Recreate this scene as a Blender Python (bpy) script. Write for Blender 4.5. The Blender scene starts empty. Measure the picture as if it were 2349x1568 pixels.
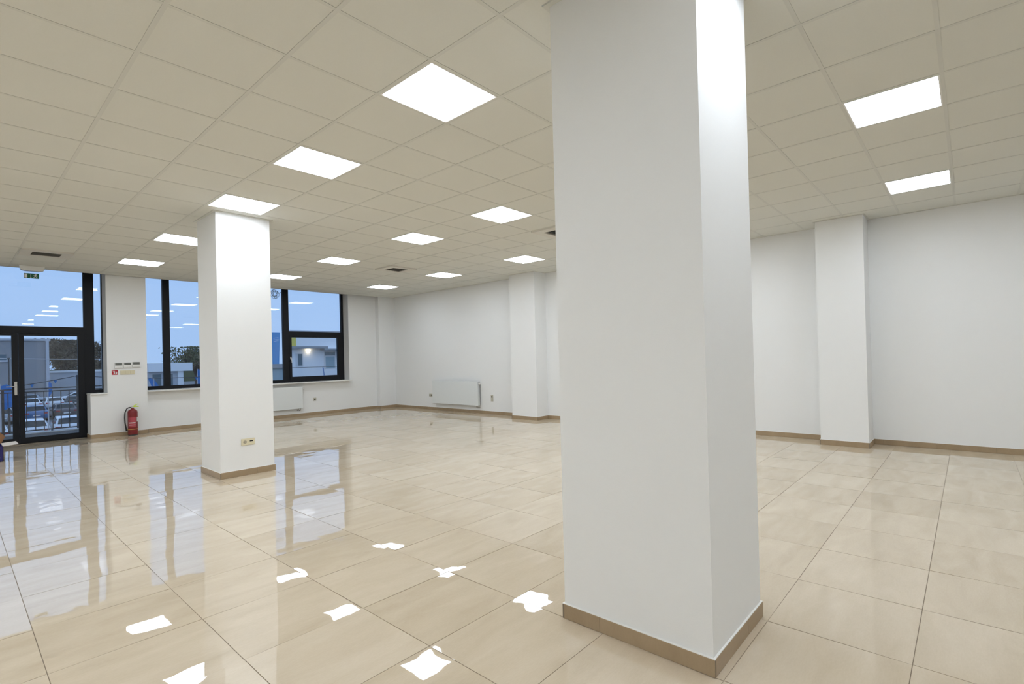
import bpy, math, random
from mathutils import Vector, Matrix

random.seed(7)
scene = bpy.context.scene
COL = scene.collection

# ------------------------------------------------------------------ camera
CAM_Z = 1.364
CEIL = 3.208
YAW, PITCH, ROLL = 0.69815428, 0.00615456, -0.02535791


def camera_axes():
    cy, sy, cp, sp = math.cos(YAW), math.sin(YAW), math.cos(PITCH), math.sin(PITCH)
    d = Vector((cy * cp, sy * cp, sp))
    r = Vector((sy, -cy, 0))
    u = r.cross(d)
    cr, sr = math.cos(ROLL), math.sin(ROLL)
    return r * cr + u * sr, u * cr - r * sr, d


R_AX, U_AX, D_AX = camera_axes()
cam = bpy.data.objects.new('camera', bpy.data.cameras.new('camera'))
COL.objects.link(cam)
cam.matrix_world = Matrix(((R_AX.x, U_AX.x, -D_AX.x, 0), (R_AX.y, U_AX.y, -D_AX.y, 0),
                           (R_AX.z, U_AX.z, -D_AX.z, CAM_Z), (0, 0, 0, 1)))
cam.data.sensor_width = 36
cam.data.lens = 1155.7 / 2349 * 36
cam.data.shift_x = -79.3 / 2349
cam.data.shift_y = 26.7 / 2349
cam.data.clip_end = 500
scene.camera = cam

# ------------------------------------------------------------------ sky, exposure
SKY_STRENGTH = 1.14
PANEL_STRENGTH = 15.2
PANEL_COLOUR = (0.925, 1.0, 1.09)
scene.view_settings.view_transform = 'Standard'
scene.view_settings.look = 'None'
scene.view_settings.gamma = 1
scene.view_settings.use_curve_mapping = False
scene.view_settings.exposure = 0.0
cyc = scene.cycles
cyc.max_bounces = 10
cyc.diffuse_bounces = 5
cyc.glossy_bounces = 5
cyc.transparent_max_bounces = 12
cyc.caustics_reflective = False
cyc.caustics_refractive = False
cyc.sample_clamp_indirect = 6
cyc.use_denoising = True
cyc.adaptive_threshold = 0.03

world = bpy.data.worlds.new('dusk_sky')
scene.world = world
world.use_nodes = True
wn, wl = world.node_tree.nodes, world.node_tree.links
wn.clear()
tc = wn.new('ShaderNodeTexCoord')
sep = wn.new('ShaderNodeSeparateXYZ')
ramp = wn.new('ShaderNodeValToRGB')
bgn = wn.new('ShaderNodeBackground')
wo = wn.new('ShaderNodeOutputWorld')
wl.new(tc.outputs['Generated'], sep.inputs[0])
mr = wn.new('ShaderNodeMapRange')
mr.inputs['From Min'].default_value = -0.2
mr.inputs['From Max'].default_value = 1.0
wl.new(sep.outputs['Z'], mr.inputs['Value'])
wl.new(mr.outputs[0], ramp.inputs[0])
els = ramp.color_ramp.elements
els[0].position = 0.12
els[0].color = (0.22, 0.27, 0.34, 1)
els[1].position = 1.0
els[1].color = (0.40, 0.60, 0.95, 1)
e = els.new(0.17); e.color = (0.34, 0.52, 0.83, 1)
e = els.new(0.40); e.color = (0.37, 0.57, 0.93, 1)
wl.new(ramp.outputs[0], bgn.inputs[0])
bgn.inputs[1].default_value = SKY_STRENGTH
wl.new(bgn.outputs[0], wo.inputs[0])


# ------------------------------------------------------------------ materials
def material(name, colour, rough=0.6, metal=0.0, spec=0.5, noise=0.0, nscale=8.0, bump=0.0, bscale=60.0, coat=0.0,
             emit=None, estr=0.0, bdist=0.002):
    m = bpy.data.materials.new(name)
    m.use_nodes = True
    n, l = m.node_tree.nodes, m.node_tree.links
    p = n['Principled BSDF']
    p.inputs['Base Color'].default_value = (*colour, 1)
    p.inputs['Roughness'].default_value = rough
    p.inputs['Metallic'].default_value = metal
    p.inputs['Specular IOR Level'].default_value = spec
    p.inputs['Coat Weight'].default_value = coat
    if emit:
        p.inputs['Emission Color'].default_value = (*emit, 1)
        p.inputs['Emission Strength'].default_value = estr
    t = n.new('ShaderNodeTexCoord')
    if noise:
        nz = n.new('ShaderNodeTexNoise')
        nz.inputs['Scale'].default_value = nscale
        nz.inputs['Detail'].default_value = 5
        mx = n.new('ShaderNodeMix')
        mx.data_type = 'RGBA'
        mx.inputs['A'].default_value = (*[c * (1 - noise) for c in colour], 1)
        mx.inputs['B'].default_value = (*[min(1, c * (1 + noise)) for c in colour], 1)
        l.new(t.outputs['Object'], nz.inputs['Vector'])
        l.new(nz.outputs['Fac'], mx.inputs['Factor'])
        l.new(mx.outputs['Result'], p.inputs['Base Color'])
    if bump:
        nb = n.new('ShaderNodeTexNoise')
        nb.inputs['Scale'].default_value = bscale
        nb.inputs['Detail'].default_value = 3
        bp = n.new('ShaderNodeBump')
        bp.inputs['Strength'].default_value = bump
        bp.inputs['Distance'].default_value = bdist
        l.new(t.outputs['Object'], nb.inputs['Vector'])
        l.new(nb.outputs['Fac'], bp.inputs['Height'])
        l.new(bp.outputs['Normal'], p.inputs['Normal'])
    return m


def glass_material(name, tint=(0.98, 0.985, 0.985)):
    m = bpy.data.materials.new(name)
    m.use_nodes = True
    n, l = m.node_tree.nodes, m.node_tree.links
    n.clear()
    out = n.new('ShaderNodeOutputMaterial')
    tr = n.new('ShaderNodeBsdfTransparent')
    tr.inputs[0].default_value = (*tint, 1)
    gl = n.new('ShaderNodeBsdfGlossy')
    gl.inputs['Roughness'].default_value = 0.0
    fr = n.new('ShaderNodeFresnel')
    fr.inputs['IOR'].default_value = 1.5
    mx = n.new('ShaderNodeMixShader')
    l.new(fr.outputs[0], mx.inputs[0])
    l.new(tr.outputs[0], mx.inputs[1])
    l.new(gl.outputs[0], mx.inputs[2])
    l.new(mx.outputs[0], out.inputs[0])
    return m


def tile_material(name, light, dark, rough, ior=1.9, ripple=0.0011):
    """polished cream stone: cloudy veins, a tone of its own for every tile"""
    m = bpy.data.materials.new(name)
    m.use_nodes = True
    n, l = m.node_tree.nodes, m.node_tree.links
    p = n['Principled BSDF']
    geo = n.new('ShaderNodeNewGeometry')
    info = n.new('ShaderNodeObjectInfo')
    mp = n.new('ShaderNodeMapping')
    mp.inputs['Scale'].default_value = (1.0, 3.2, 1.0)
    l.new(geo.outputs['Position'], mp.inputs['Vector'])
    off = n.new('ShaderNodeMath'); off.operation = 'MULTIPLY'; off.inputs[1].default_value = 40
    l.new(info.outputs['Random'], off.inputs[0])
    cmb = n.new('ShaderNodeCombineXYZ')
    l.new(off.outputs[0], cmb.inputs['Z'])
    l.new(cmb.outputs[0], mp.inputs['Location'])
    n1 = n.new('ShaderNodeTexNoise'); n1.inputs['Scale'].default_value = 2.2; n1.inputs['Detail'].default_value = 7
    n1.inputs['Distortion'].default_value = 0.6
    n2 = n.new('ShaderNodeTexNoise'); n2.inputs['Scale'].default_value = 45; n2.inputs['Detail'].default_value = 4
    l.new(mp.outputs[0], n1.inputs['Vector'])
    l.new(mp.outputs[0], n2.inputs['Vector'])
    add = n.new('ShaderNodeMath'); add.operation = 'MULTIPLY_ADD'
    l.new(n2.outputs['Fac'], add.inputs[0]); add.inputs[1].default_value = 0.35
    l.new(n1.outputs['Fac'], add.inputs[2])
    a2 = n.new('ShaderNodeMath'); a2.operation = 'MULTIPLY_ADD'
    l.new(info.outputs['Random'], a2.inputs[0]); a2.inputs[1].default_value = 0.30
    l.new(add.outputs[0], a2.inputs[2])
    mrr = n.new('ShaderNodeMapRange')
    mrr.inputs['From Min'].default_value = 0.45
    mrr.inputs['From Max'].default_value = 1.15
    l.new(a2.outputs[0], mrr.inputs['Value'])
    mx = n.new('ShaderNodeMix'); mx.data_type = 'RGBA'
    mx.inputs['A'].default_value = (*dark, 1)
    mx.inputs['B'].default_value = (*light, 1)
    l.new(mrr.outputs[0], mx.inputs['Factor'])
    l.new(mx.outputs['Result'], p.inputs['Base Color'])
    p.inputs['Roughness'].default_value = rough
    nb = n.new('ShaderNodeTexNoise'); nb.inputs['Scale'].default_value = 4.5; nb.inputs['Detail'].default_value = 1
    mp2 = n.new('ShaderNodeMapping')
    l.new(geo.outputs['Position'], mp2.inputs['Vector'])
    l.new(cmb.outputs[0], mp2.inputs['Location'])
    l.new(mp2.outputs[0], nb.inputs['Vector'])
    bp = n.new('ShaderNodeBump'); bp.inputs['Strength'].default_value = 1.0; bp.inputs['Distance'].default_value = ripple
    l.new(nb.outputs['Fac'], bp.inputs['Height'])
    l.new(bp.outputs['Normal'], p.inputs['Normal'])
    p.inputs['IOR'].default_value = ior
    return m


M = {}
M['wall'] = material('white_wall_paint', (0.82, 0.83, 0.832), 0.85, spec=0.2, bump=0.15, bscale=120)
M['ceiling_tile'] = material('mineral_ceiling_tile', (0.73, 0.735, 0.69), 0.95, spec=0.1, noise=0.02, nscale=90, bump=0.2, bscale=300)
M['ceiling_bar'] = material('painted_ceiling_bar', (0.665, 0.67, 0.63), 0.6, spec=0.3)
M['ceiling_back'] = material('plenum_board', (0.5, 0.48, 0.44), 0.9)
M['tile'] = tile_material('polished_cream_tile', (0.65, 0.555, 0.43), (0.53, 0.435, 0.315), 0.012)
M['skirting'] = tile_material('skirting_tile', (0.40, 0.30, 0.19), (0.315, 0.23, 0.14), 0.35, 1.45, 0.0001)
M['grout'] = material('grey_brown_grout', (0.25, 0.20, 0.145), 0.9)
M['caulk'] = material('white_caulk', (0.82, 0.81, 0.78), 0.5)
M['frame'] = material('anthracite_frame', (0.007, 0.008, 0.011), 0.5, spec=0.25)
M['glass'] = glass_material('window_glass')
M['white_plastic'] = material('white_plastic', (0.78, 0.78, 0.76), 0.35)
M['cream_plastic'] = material('cream_plastic', (0.70, 0.64, 0.46), 0.4)
M['grey_plastic'] = material('pale_grey_plastic', (0.52, 0.50, 0.42), 0.4)
M['dark_hole'] = material('dark_recess', (0.02, 0.02, 0.02), 0.7)
M['lcd'] = material('grey_display', (0.13, 0.135, 0.125), 0.25)
M['radiator'] = material('white_radiator_enamel', (0.735, 0.765, 0.77), 0.28)
M['metal'] = material('brushed_metal', (0.55, 0.54, 0.52), 0.32, metal=0.9)
M['lamp_rim'] = material('white_lamp_rim', (0.85, 0.85, 0.83), 0.4)
M['panel'] = material('lit_diffuser', (0.9, 0.9, 0.9), 0.5, emit=PANEL_COLOUR, estr=PANEL_STRENGTH)
M['vent'] = material('vent_panel', (0.68, 0.66, 0.60), 0.5)
M['louvre'] = material('vent_louvre', (0.30, 0.29, 0.27), 0.6)
M['red'] = material('extinguisher_red', (0.20, 0.010, 0.014), 0.3, coat=0.15)
M['red_sign'] = material('sign_red', (0.42, 0.015, 0.03), 0.5)
M['white_print'] = material('white_print', (0.75, 0.75, 0.75), 0.6)
M['pink_label'] = material('faded_red_label', (0.42, 0.06, 0.08), 0.5)
M['rubber'] = material('black_rubber', (0.015, 0.015, 0.015), 0.55)
M['lime'] = material('lime_plastic', (0.55, 0.72, 0.04), 0.4)
M['yellow_band'] = material('yellow_band', (0.62, 0.42, 0.10), 0.5)
M['green'] = material('exit_green', (0.0, 0.10, 0.045), 0.4)
M['cardboard'] = material('brown_cardboard', (0.22, 0.105, 0.045), 0.85, noise=0.1, nscale=12)
M['navy'] = material('navy_carton_print', (0.018, 0.014, 0.13), 0.5)
M['carton_white'] = material('pale_carton_flap', (0.62, 0.58, 0.54), 0.8)
M['asphalt'] = material('asphalt', (0.19, 0.195, 0.20), 0.9, noise=0.25, nscale=0.4)
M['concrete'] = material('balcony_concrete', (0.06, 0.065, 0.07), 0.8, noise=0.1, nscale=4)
M['pale_concrete'] = material('pale_concrete', (0.5, 0.5, 0.48), 0.8)
M['rail'] = material('grey_painted_rail', (0.05, 0.05, 0.055), 0.5)
M['hall'] = material('grey_hall_cladding', (0.33, 0.33, 0.34), 0.7, noise=0.04, nscale=1)
M['hall_trim'] = material('hall_trim', (0.55, 0.56, 0.6), 0.6)
M['pale_wall'] = material('pale_render_wall', (0.55, 0.57, 0.60), 0.8)
M['white_render'] = material('white_render', (0.92, 0.92, 0.92), 0.7)
M['yellow_panel'] = material('yellow_panel', (0.80, 0.66, 0.12), 0.5)
M['roof_edge'] = material('grey_roof_edge', (0.30, 0.32, 0.34), 0.6)
M['far_glass'] = material('far_window_glass', (0.10, 0.16, 0.19), 0.1)
M['blind'] = material('pale_window_blind', (0.28, 0.42, 0.47), 0.5)
M['blue'] = material('flag_blue', (0.012, 0.17, 0.50), 0.6)
M['pylon'] = material('pylon_blue', (0.06, 0.33, 0.68), 0.4)
M['pylon_mark'] = material('pylon_mark', (0.35, 0.62, 0.85), 0.4)
M['car_white'] = material('car_white', (0.80, 0.81, 0.83), 0.2, coat=0.5)
M['car_silver'] = material('car_silver', (0.35, 0.38, 0.42), 0.25, metal=0.4, coat=0.5)
M['car_blue'] = material('car_blue', (0.05, 0.15, 0.34), 0.2, coat=0.5)
M['car_dark'] = material('car_dark', (0.03, 0.035, 0.04), 0.2, coat=0.5)
M['car_brown'] = material('car_brown', (0.12, 0.10, 0.10), 0.2, coat=0.5)
M['car_glass'] = material('car_glass', (0.02, 0.03, 0.035), 0.08)
M['tyre'] = material('tyre', (0.015, 0.015, 0.015), 0.8)
M['tail'] = material('tail_lamp', (0.35, 0.01, 0.02), 0.3)
M['plate'] = material('number_plate', (0.75, 0.75, 0.72), 0.5)
M['bark'] = material('tree_bark', (0.07, 0.055, 0.045), 0.9)
M['leaf'] = material('dull_foliage', (0.10, 0.12, 0.06), 0.9, noise=0.3, nscale=3)
M['leaf_brown'] = material('brown_foliage', (0.11, 0.09, 0.065), 0.9, noise=0.3, nscale=3)
M['cable'] = material('black_cable', (0.02, 0.02, 0.025), 0.5)
M['white_cable'] = material('pale_cable', (0.5, 0.5, 0.52), 0.5)
M['wall_lamp'] = material('lit_wall_lamp', (0.9, 0.85, 0.7), 0.5, emit=(1.0, 0.86, 0.6), estr=9.0)


# ------------------------------------------------------------------ mesh helpers
class MB:
    """collects shapes; build() links them as one mesh object"""

    def __init__(self):
        self.v, self.f, self.smooth = [], [], []

    def add(self, verts, faces, smooth=False):
        b = len(self.v)
        self.v += [tuple(p) for p in verts]
        self.f += [tuple(i + b for i in f) for f in faces]
        self.smooth += [smooth] * len(faces)
        return self

    def box(self, x0, x1, y0, y1, z0, z1):
        return self.add([(x0, y0, z0), (x1, y0, z0), (x1, y1, z0), (x0, y1, z0), (x0, y0, z1), (x1, y0, z1), (x1, y1, z1), (x0, y1, z1)],
                        [(0, 3, 2, 1), (4, 5, 6, 7), (0, 1, 5, 4), (1, 2, 6, 5), (2, 3, 7, 6), (3, 0, 4, 7)])

    def bevel_box(self, x0, x1, y0, y1, z0, z1, b=0.004):
        """box with chamfered edges, as a stack of rings along z"""
        rings = []
        for z, s in ((z0, b), (z0 + b, 0), (z1 - b, 0), (z1, b)):
            X0, X1, Y0, Y1, c = x0 + s, x1 - s, y0 + s, y1 - s, b
            rings.append([(X0 + c, Y0, z), (X1 - c, Y0, z), (X1, Y0 + c, z), (X1, Y1 - c, z), (X1 - c, Y1, z), (X0 + c, Y1, z), (X0, Y1 - c, z), (X0, Y0 + c, z)])
        v = [p for r in rings for p in r]
        f = [tuple(range(7, -1, -1)), tuple(range(24, 32))]
        for k in range(3):
            for i in range(8):
                j = (i + 1) % 8
                f.append((k * 8 + i, k * 8 + j, (k + 1) * 8 + j, (k + 1) * 8 + i))
        return self.add(v, f)

    def prism(self, pts, axis, a, b):
        """polygon pts (2-D) swept along an axis; axis 'x' takes (y,z), 'y' takes (x,z), 'z' takes (x,y)"""
        def P(p, t):
            return {'x': (t, p[0], p[1]), 'y': (p[0], t, p[1]), 'z': (p[0], p[1], t)}[axis]
        n = len(pts)
        v = [P(p, a) for p in pts] + [P(p, b) for p in pts]
        f = [tuple(range(n)), tuple(range(2 * n - 1, n - 1, -1))]
        for i in range(n):
            j = (i + 1) % n
            f.append((i, i + n, j + n, j))
        return self.add(v, f)

    def tube(self, pts, r, seg=8, closed=False):
        pts = [Vector(p) for p in pts]
        rs = r if isinstance(r, (list, tuple)) else [r] * len(pts)
        rings = []
        n = len(pts)
        prev = None
        for i, p in enumerate(pts):
            if closed:
                t = pts[(i + 1) % n] - pts[i - 1]
            else:
                t = pts[min(i + 1, n - 1)] - pts[max(i - 1, 0)]
            t.normalize()
            ref = prev if prev is not None else (Vector((0, 0, 1)) if abs(t.z) < 0.9 else Vector((1, 0, 0)))
            a = (ref - t * ref.dot(t)).normalized()
            prev = a
            b = t.cross(a)
            rings.append([p + (a * math.cos(2 * math.pi * k / seg) + b * math.sin(2 * math.pi * k / seg)) * rs[i] for k in range(seg)])
        v = [q for rr in rings for q in rr]
        f = []
        for i in range(n if closed else n - 1):
            i2 = (i + 1) % n
            for k in range(seg):
                k2 = (k + 1) % seg
                f.append((i * seg + k, i * seg + k2, i2 * seg + k2, i2 * seg + k))
        self.add(v, f, True)
        if not closed:
            self.add(rings[0], [tuple(range(seg - 1, -1, -1))])
            self.add(rings[-1], [tuple(range(seg))])
        return self

    def lathe(self, prof, c, seg=24, axis='z'):
        """profile of (radius, height) turned about an axis through c"""
        v = []
        for r, h in prof:
            for k in range(seg):
                a = 2 * math.pi * k / seg
                u, w = r * math.cos(a), r * math.sin(a)
                v.append({'z': (c[0] + u, c[1] + w, c[2] + h), 'y': (c[0] + u, c[1] + h, c[2] - w), 'x': (c[0] + h, c[1] + u, c[2] + w)}[axis])
        f = []
        for i in range(len(prof) - 1):
            for k in range(seg):
                k2 = (k + 1) % seg
                f.append((i * seg + k, i * seg + k2, (i + 1) * seg + k2, (i + 1) * seg + k))
        self.add(v, f, True)
        self.add(v[:seg], [tuple(range(seg - 1, -1, -1))])
        self.add(v[-seg:], [tuple(range(seg))])
        return self

    def mesh(self, name, mat, origin=(0, 0, 0)):
        me = bpy.data.meshes.new(name)
        ox, oy, oz = origin
        me.from_pydata([(x - ox, y - oy, z - oz) for x, y, z in self.v], [], self.f)
        me.polygons.foreach_set('use_smooth', self.smooth)
        me.materials.append(mat)
        me.update()
        return me

    def build(self, name, mat, parent=None, local=False):
        """world coordinates unless local; a child is moved into its root's frame"""
        org = (0, 0, 0)
        q = parent
        if not local:
            org = Vector((0, 0, 0))
            while q is not None:
                org += q.location
                q = q.parent
            if parent is None:
                cx = [sum(p[i] for p in self.v) / len(self.v) for i in range(2)]
                org = Vector((cx[0], cx[1], min(p[2] for p in self.v)))
        me = self.mesh(name, mat, org)
        o = bpy.data.objects.new(name, me)
        COL.objects.link(o)
        if parent is not None:
            o.parent = parent
        elif not local:
            o.location = org
        return o


def tag(o, label=None, cat=None, group=None, kind=None):
    for k, v in (('label', label), ('category', cat), ('group', group), ('kind', kind)):
        if v:
            o[k] = v
    return o


def empty(name, loc, label=None, cat=None, group=None, kind=None, rz=0):
    o = bpy.data.objects.new(name, None)
    COL.objects.link(o)
    o.location = loc
    o.rotation_euler.z = rz
    o.empty_display_size = 0.2
    return tag(o, label, cat, group, kind)


def link_mesh(name, me, parent, loc):
    o = bpy.data.objects.new(name, me)
    COL.objects.link(o)
    if parent is not None:
        o.parent = parent
    o.location = loc
    return o


def project(p):
    d = Vector(p) - Vector((0, 0, CAM_Z))
    w = d.dot(D_AX)
    if w < 0.2:
        return None
    return (1174.5 + 79.3 + 1155.7 * d.dot(R_AX) / w, 784 + 26.7 - 1155.7 * d.dot(U_AX) / w)


# ------------------------------------------------------------------ room measures
XL, XR = -4.0, 8.52          # left wall (unseen), right wall
YF, YB = -4.4, 13.16         # wall behind the camera, window wall face
YP = 13.05                   # face of pillars / edge of ceiling at the window wall
YW = 13.43                   # window plane (frame front)
YO = 13.60                   # outer face
WT = 3.5                     # window head (above the suspended ceiling)
FX, FY, FS = 0.275, 0.219, 0.5955
CX, CY, CS = 1.940, 2.4988, 0.6

# ------------------------------------------------------------------ floor
COLUMNS = [(2.065, 2.685, 0.856, 1.650), (2.088, 2.695, 6.868, 7.555)]   # x0,x1,y0,y1
PIL = [(8.10, 1.080, 1.672), (8.15, 7.140, 7.885)]                       # pilasters on the right wall: front x, y0, y1

fb = MB()
fb.box(XL, XR + 0.3, YF, YO, -0.25, -0.0022)
floor = tag(fb.build('floor', M['grout']), 'polished cream stone tile floor', None, None, 'structure')


def tile_variant(k):
    """a polished tile, slightly dished or domed like the real ones"""
    rnd = random.Random(100 + k)
    n = 4
    h = (FS - 0.0032) / 2
    dome = rnd.uniform(-0.9, 0.9) * 0.0011
    tx, ty = rnd.uniform(-1, 1) * 0.0005, rnd.uniform(-1, 1) * 0.0005
    tw = rnd.uniform(-1, 1) * 0.0006
    v, f = [], []
    for j in range(n + 1):
        for i in range(n + 1):
            u, w = 2 * i / n - 1, 2 * j / n - 1
            z = -0.0004 + dome * (u * u + w * w - 1) + tx * u + ty * w + tw * u * w + rnd.uniform(-1, 1) * 0.0003
            z = min(z, 0.0016)
            v.append((u * h, w * h, z))
    for j in range(n):
        for i in range(n):
            a = j * (n + 1) + i
            f.append((a, a + 1, a + n + 2, a + n + 1))
    mb = MB().add(v, f, True)
    ring = [j for j in range(n + 1)] + [(k2 + 1) * (n + 1) - 1 for k2 in range(1, n + 1)] + \
           [(n + 1) * n + i for i in range(n - 1, -1, -1)] + [(n + 1) * j for j in range(n - 1, 0, -1)]
    c = [ring[0], ring[n], ring[2 * n], ring[3 * n]]
    cv = [v[i] for i in c]
    low = [(x, y, -0.006) for x, y, z in cv]
    mb.add(cv + low, [(0, 4, 5, 1), (1, 5, 6, 2), (2, 6, 7, 3), (3, 7, 4, 0)])
    return mb


variants = [tile_variant(k).mesh('tile', M['tile']) for k in range(12)]
cells = []
i0, i1 = math.floor((XL - FX) / FS), math.ceil((XR - FX) / FS)
j0, j1 = math.floor((YF - FY) / FS), math.ceil((13.4 - FY) / FS)
for i in range(i0, i1):
    for j in range(j0, j1):
        cx, cy = FX + (i + 0.5) * FS, FY + (j + 0.5) * FS
        if cx - FS / 2 < XL or cy - FS / 2 < YF:
            continue
        hid = any(a - 0.02 < cx - FS / 2 and cx + FS / 2 < b + 0.02 and c - 0.02 < cy - FS / 2 and cy + FS / 2 < d + 0.02 for a, b, c, d in COLUMNS)
        q = project((cx, cy, 0))
        size = -1
        if q and -150 < q[0] < 2500 and -50 < q[1] < 1800:
            qs = [project((cx + sx * FS / 2, cy + sy * FS / 2, 0)) for sx, sy in ((-1, -1), (1, -1), (1, 1), (-1, 1))]
            if all(qs):
                size = abs(sum(qs[k][0] * qs[(k + 1) % 4][1] - qs[(k + 1) % 4][0] * qs[k][1] for k in range(4))) / 2
        elif math.hypot(cx, cy) < 1.2:
            size = 1
        cells.append((size, i, j, cx, cy))
cells.sort(key=lambda t: -t[0])
rest = MB()
count = 0
for size, i, j, cx, cy in cells:
    k = random.randrange(12)
    over = cx + FS / 2 > XR + 0.1 or cy + FS / 2 > 13.4
    if size > 0 and count < 298 and not over:
        t = link_mesh('tile', variants[k], floor, Vector((cx, cy, 0)) - floor.location)
        t.rotation_euler.z = random.choice((0, 0.5, 1, 1.5)) * math.pi
        count += 1
    else:
        x0, x1, y0, y1 = cx - FS / 2 + .0016, cx + FS / 2 - .0016, cy - FS / 2 + .0016, cy + FS / 2 - .0016
        x1, y1 = min(x1, XR + 0.02), min(y1, YO - 0.1)
        if x1 > x0 + 0.01 and y1 > y0 + 0.01:
            rest.box(x0, x1, y0, y1, -0.006, -0.0003)
if rest.v:
    tag(rest.build('tile_remainder', M['tile'], floor), kind='stuff')

# ------------------------------------------------------------------ ceiling
cb = MB()
cb.box(XL, XR + 0.3, YF, YP, CEIL + 0.06, CEIL + 0.10)
cb.box(XL, XR + 0.3, YP - 0.02, YP, CEIL - 0.002, CEIL + 0.06)
cb.box(XL, XR + 0.3, YP, YO, WT, WT + 0.1)
cb.box(XL, XR + 0.3, YP - 0.02, YP, CEIL + 0.06, WT + 0.1)
ceiling = tag(cb.build('ceiling', M['ceiling_back']), 'suspended ceiling of square mineral tiles in a painted grid', None, None, 'structure')

LIGHTS = []
for v in (-8, -4, 0, 4, 8):
    for u in (-8, -4, 0, 3, 6, 10, 14):
        LIGHTS.append((u, v))
VENTS = [(14, -2), (10, 6), (3, 6)]
LIGHTSET, VENTSET = set(LIGHTS), set(VENTS)

tmb = MB()
h = CS / 2 - 0.008
tmb.add([(-h, -h, 0), (h, -h, 0), (h, h, 0), (-h, h, 0), (-h, -h, .015), (h, -h, .015), (h, h, .015), (-h, h, .015)],
        [(0, 3, 2, 1), (4, 5, 6, 7), (0, 1, 5, 4), (1, 2, 6, 5), (2, 3, 7, 6), (3, 0, 4, 7)])
ctile = tmb.mesh('ceiling_tile', M['ceiling_tile'])
cells = []
ku0, ku1 = math.ceil((YF - CY) / CS), math.floor((YP - CY) / CS)
kv0, kv1 = math.ceil((XL - CX) / CS), math.floor((XR - CX) / CS)
for u in range(ku0 - 1, ku1 + 1):
    for v in range(kv0 - 1, kv1 + 1):
        if (u, v) in LIGHTSET or (u, v) in VENTSET:
            continue
        x0, y0 = CX + v * CS, CY + u * CS
        x1, y1 = x0 + CS, y0 + CS
        edge = x0 < XL or x1 > XR or y0 < YF or y1 > YP
        x0, x1, y0, y1 = max(x0, XL), min(x1, XR), max(y0, YF), min(y1, YP - 0.02)
        cx, cy = (x0 + x1) / 2, (y0 + y1) / 2
        q = project((cx, cy, CEIL))
        size = -1
        if q and -200 < q[0] < 2550 and -250 < q[1] < 800:
            qs = [project((a, b, CEIL)) for a, b in ((x0, y0), (x1, y0), (x1, y1), (x0, y1))]
            if all(qs):
                size = abs(sum(qs[k][0] * qs[(k + 1) % 4][1] - qs[(k + 1) % 4][0] * qs[k][1] for k in range(4))) / 2
        cells.append((size, edge, x0, x1, y0, y1))
cells.sort(key=lambda t: -t[0])
rest = MB()
count = 0
ZT = CEIL + 0.003
for size, edge, x0, x1, y0, y1 in cells:
    if size > 0 and count < 298:
        count += 1
        if not edge:
            link_mesh('ceiling_tile', ctile, ceiling, Vector(((x0 + x1) / 2, (y0 + y1) / 2, ZT)) - ceiling.location)
        else:
            MB().box(x0 + .004, x1 - .004, y0 + .004, y1 - .004, ZT, ZT + .015).build('ceiling_tile', M['ceiling_tile'], ceiling)
    else:
        rest.box(x0 + .008, x1 - .008, y0 + .008, y1 - .008, ZT, ZT + .015)
tag(rest.build('tile_remainder', M['ceiling_tile'], ceiling), kind='stuff')
for v in range(kv0, kv1 + 1):
    x = CX + v * CS
    MB().box(x - .012, x + .012, YF, YP, CEIL, CEIL + .0028).box(x - .002, x + .002, YF, YP, CEIL + .0028, CEIL + .04).build('main_runner', M['ceiling_bar'], ceiling)
for u in range(ku0, ku1 + 1):
    y = CY + u * CS
    MB().box(XL, XR, y - .012, y + .012, CEIL + .0004, CEIL + .0026).box(XL, XR, y - .002, y + .002, CEIL + .0026, CEIL + .035).build('cross_tee', M['ceiling_bar'], ceiling)
# edge angle along the walls
et = MB()
et.box(XR - 0.022, XR, YF, YB, CEIL - .002, CEIL + .02)
et.box(XL, XR, YP - .022, YP, CEIL - .002, CEIL + .02)
et.box(XL, XL + .022, YF, YB, CEIL - .002, CEIL + .02)
et.box(XL, XR, YF, YF + .022, CEIL - .002, CEIL + .02)
for x, y0, y1 in PIL:
    et.box(x - .022, XR, y0 - .022, y1 + .022, CEIL - .0025, CEIL + .02)
et.build('edge_angle', M['ceiling_bar'], ceiling)

# ------------------------------------------------------------------ walls
wr = MB()
wr.box(XR, XR + 0.3, YF, YO, -0.2, WT + 0.1)
wall_right = tag(wr.build('wall_right', M['wall']), 'long white plastered wall on the right', None, None, 'structure')
for x, y0, y1 in PIL:
    tag(MB().box(x, XR, y0, y1, 0, CEIL + 0.05).build('pilaster', M['wall']), 'white pilaster on the right wall', None, None, 'structure')

DW0, DW1 = -0.17, 2.04        # door opening
P1, P2 = 2.04, 2.672          # pillar between door and second window
W2, P3 = 4.02, 4.62           # second window ends; third window starts
W3 = 7.172
wb = MB()
wb.box(XL, DW0, YB, YO, 0, WT)
wb.box(P1, P2, YP, YO, 0, WT)
wb.box(P2, W2, YB, YO, 0, 0.845)
wb.box(W2, P3, YP, YO, 0, WT)
wb.box(P3, W3, YB, YO, 0, 0.845)
wb.box(W3, XR, YB, YO, 0, WT)
wb.box(XL, XR, YP, YO, WT, WT + 0.25)
wall_back = tag(wb.build('wall_back', M['wall']), 'white window wall at the far left', None, None, 'structure')
tag(MB().box(8.00, XR, YP - 0.06, YB, 0, CEIL + 0.05).build('pilaster', M['wall']), 'shallow white pilaster in the far corner', None, None, 'structure')
MB().box(1.786, P1, YP, YO, 0, 0.845).build('parapet', M['wall'], wall_back)

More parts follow.
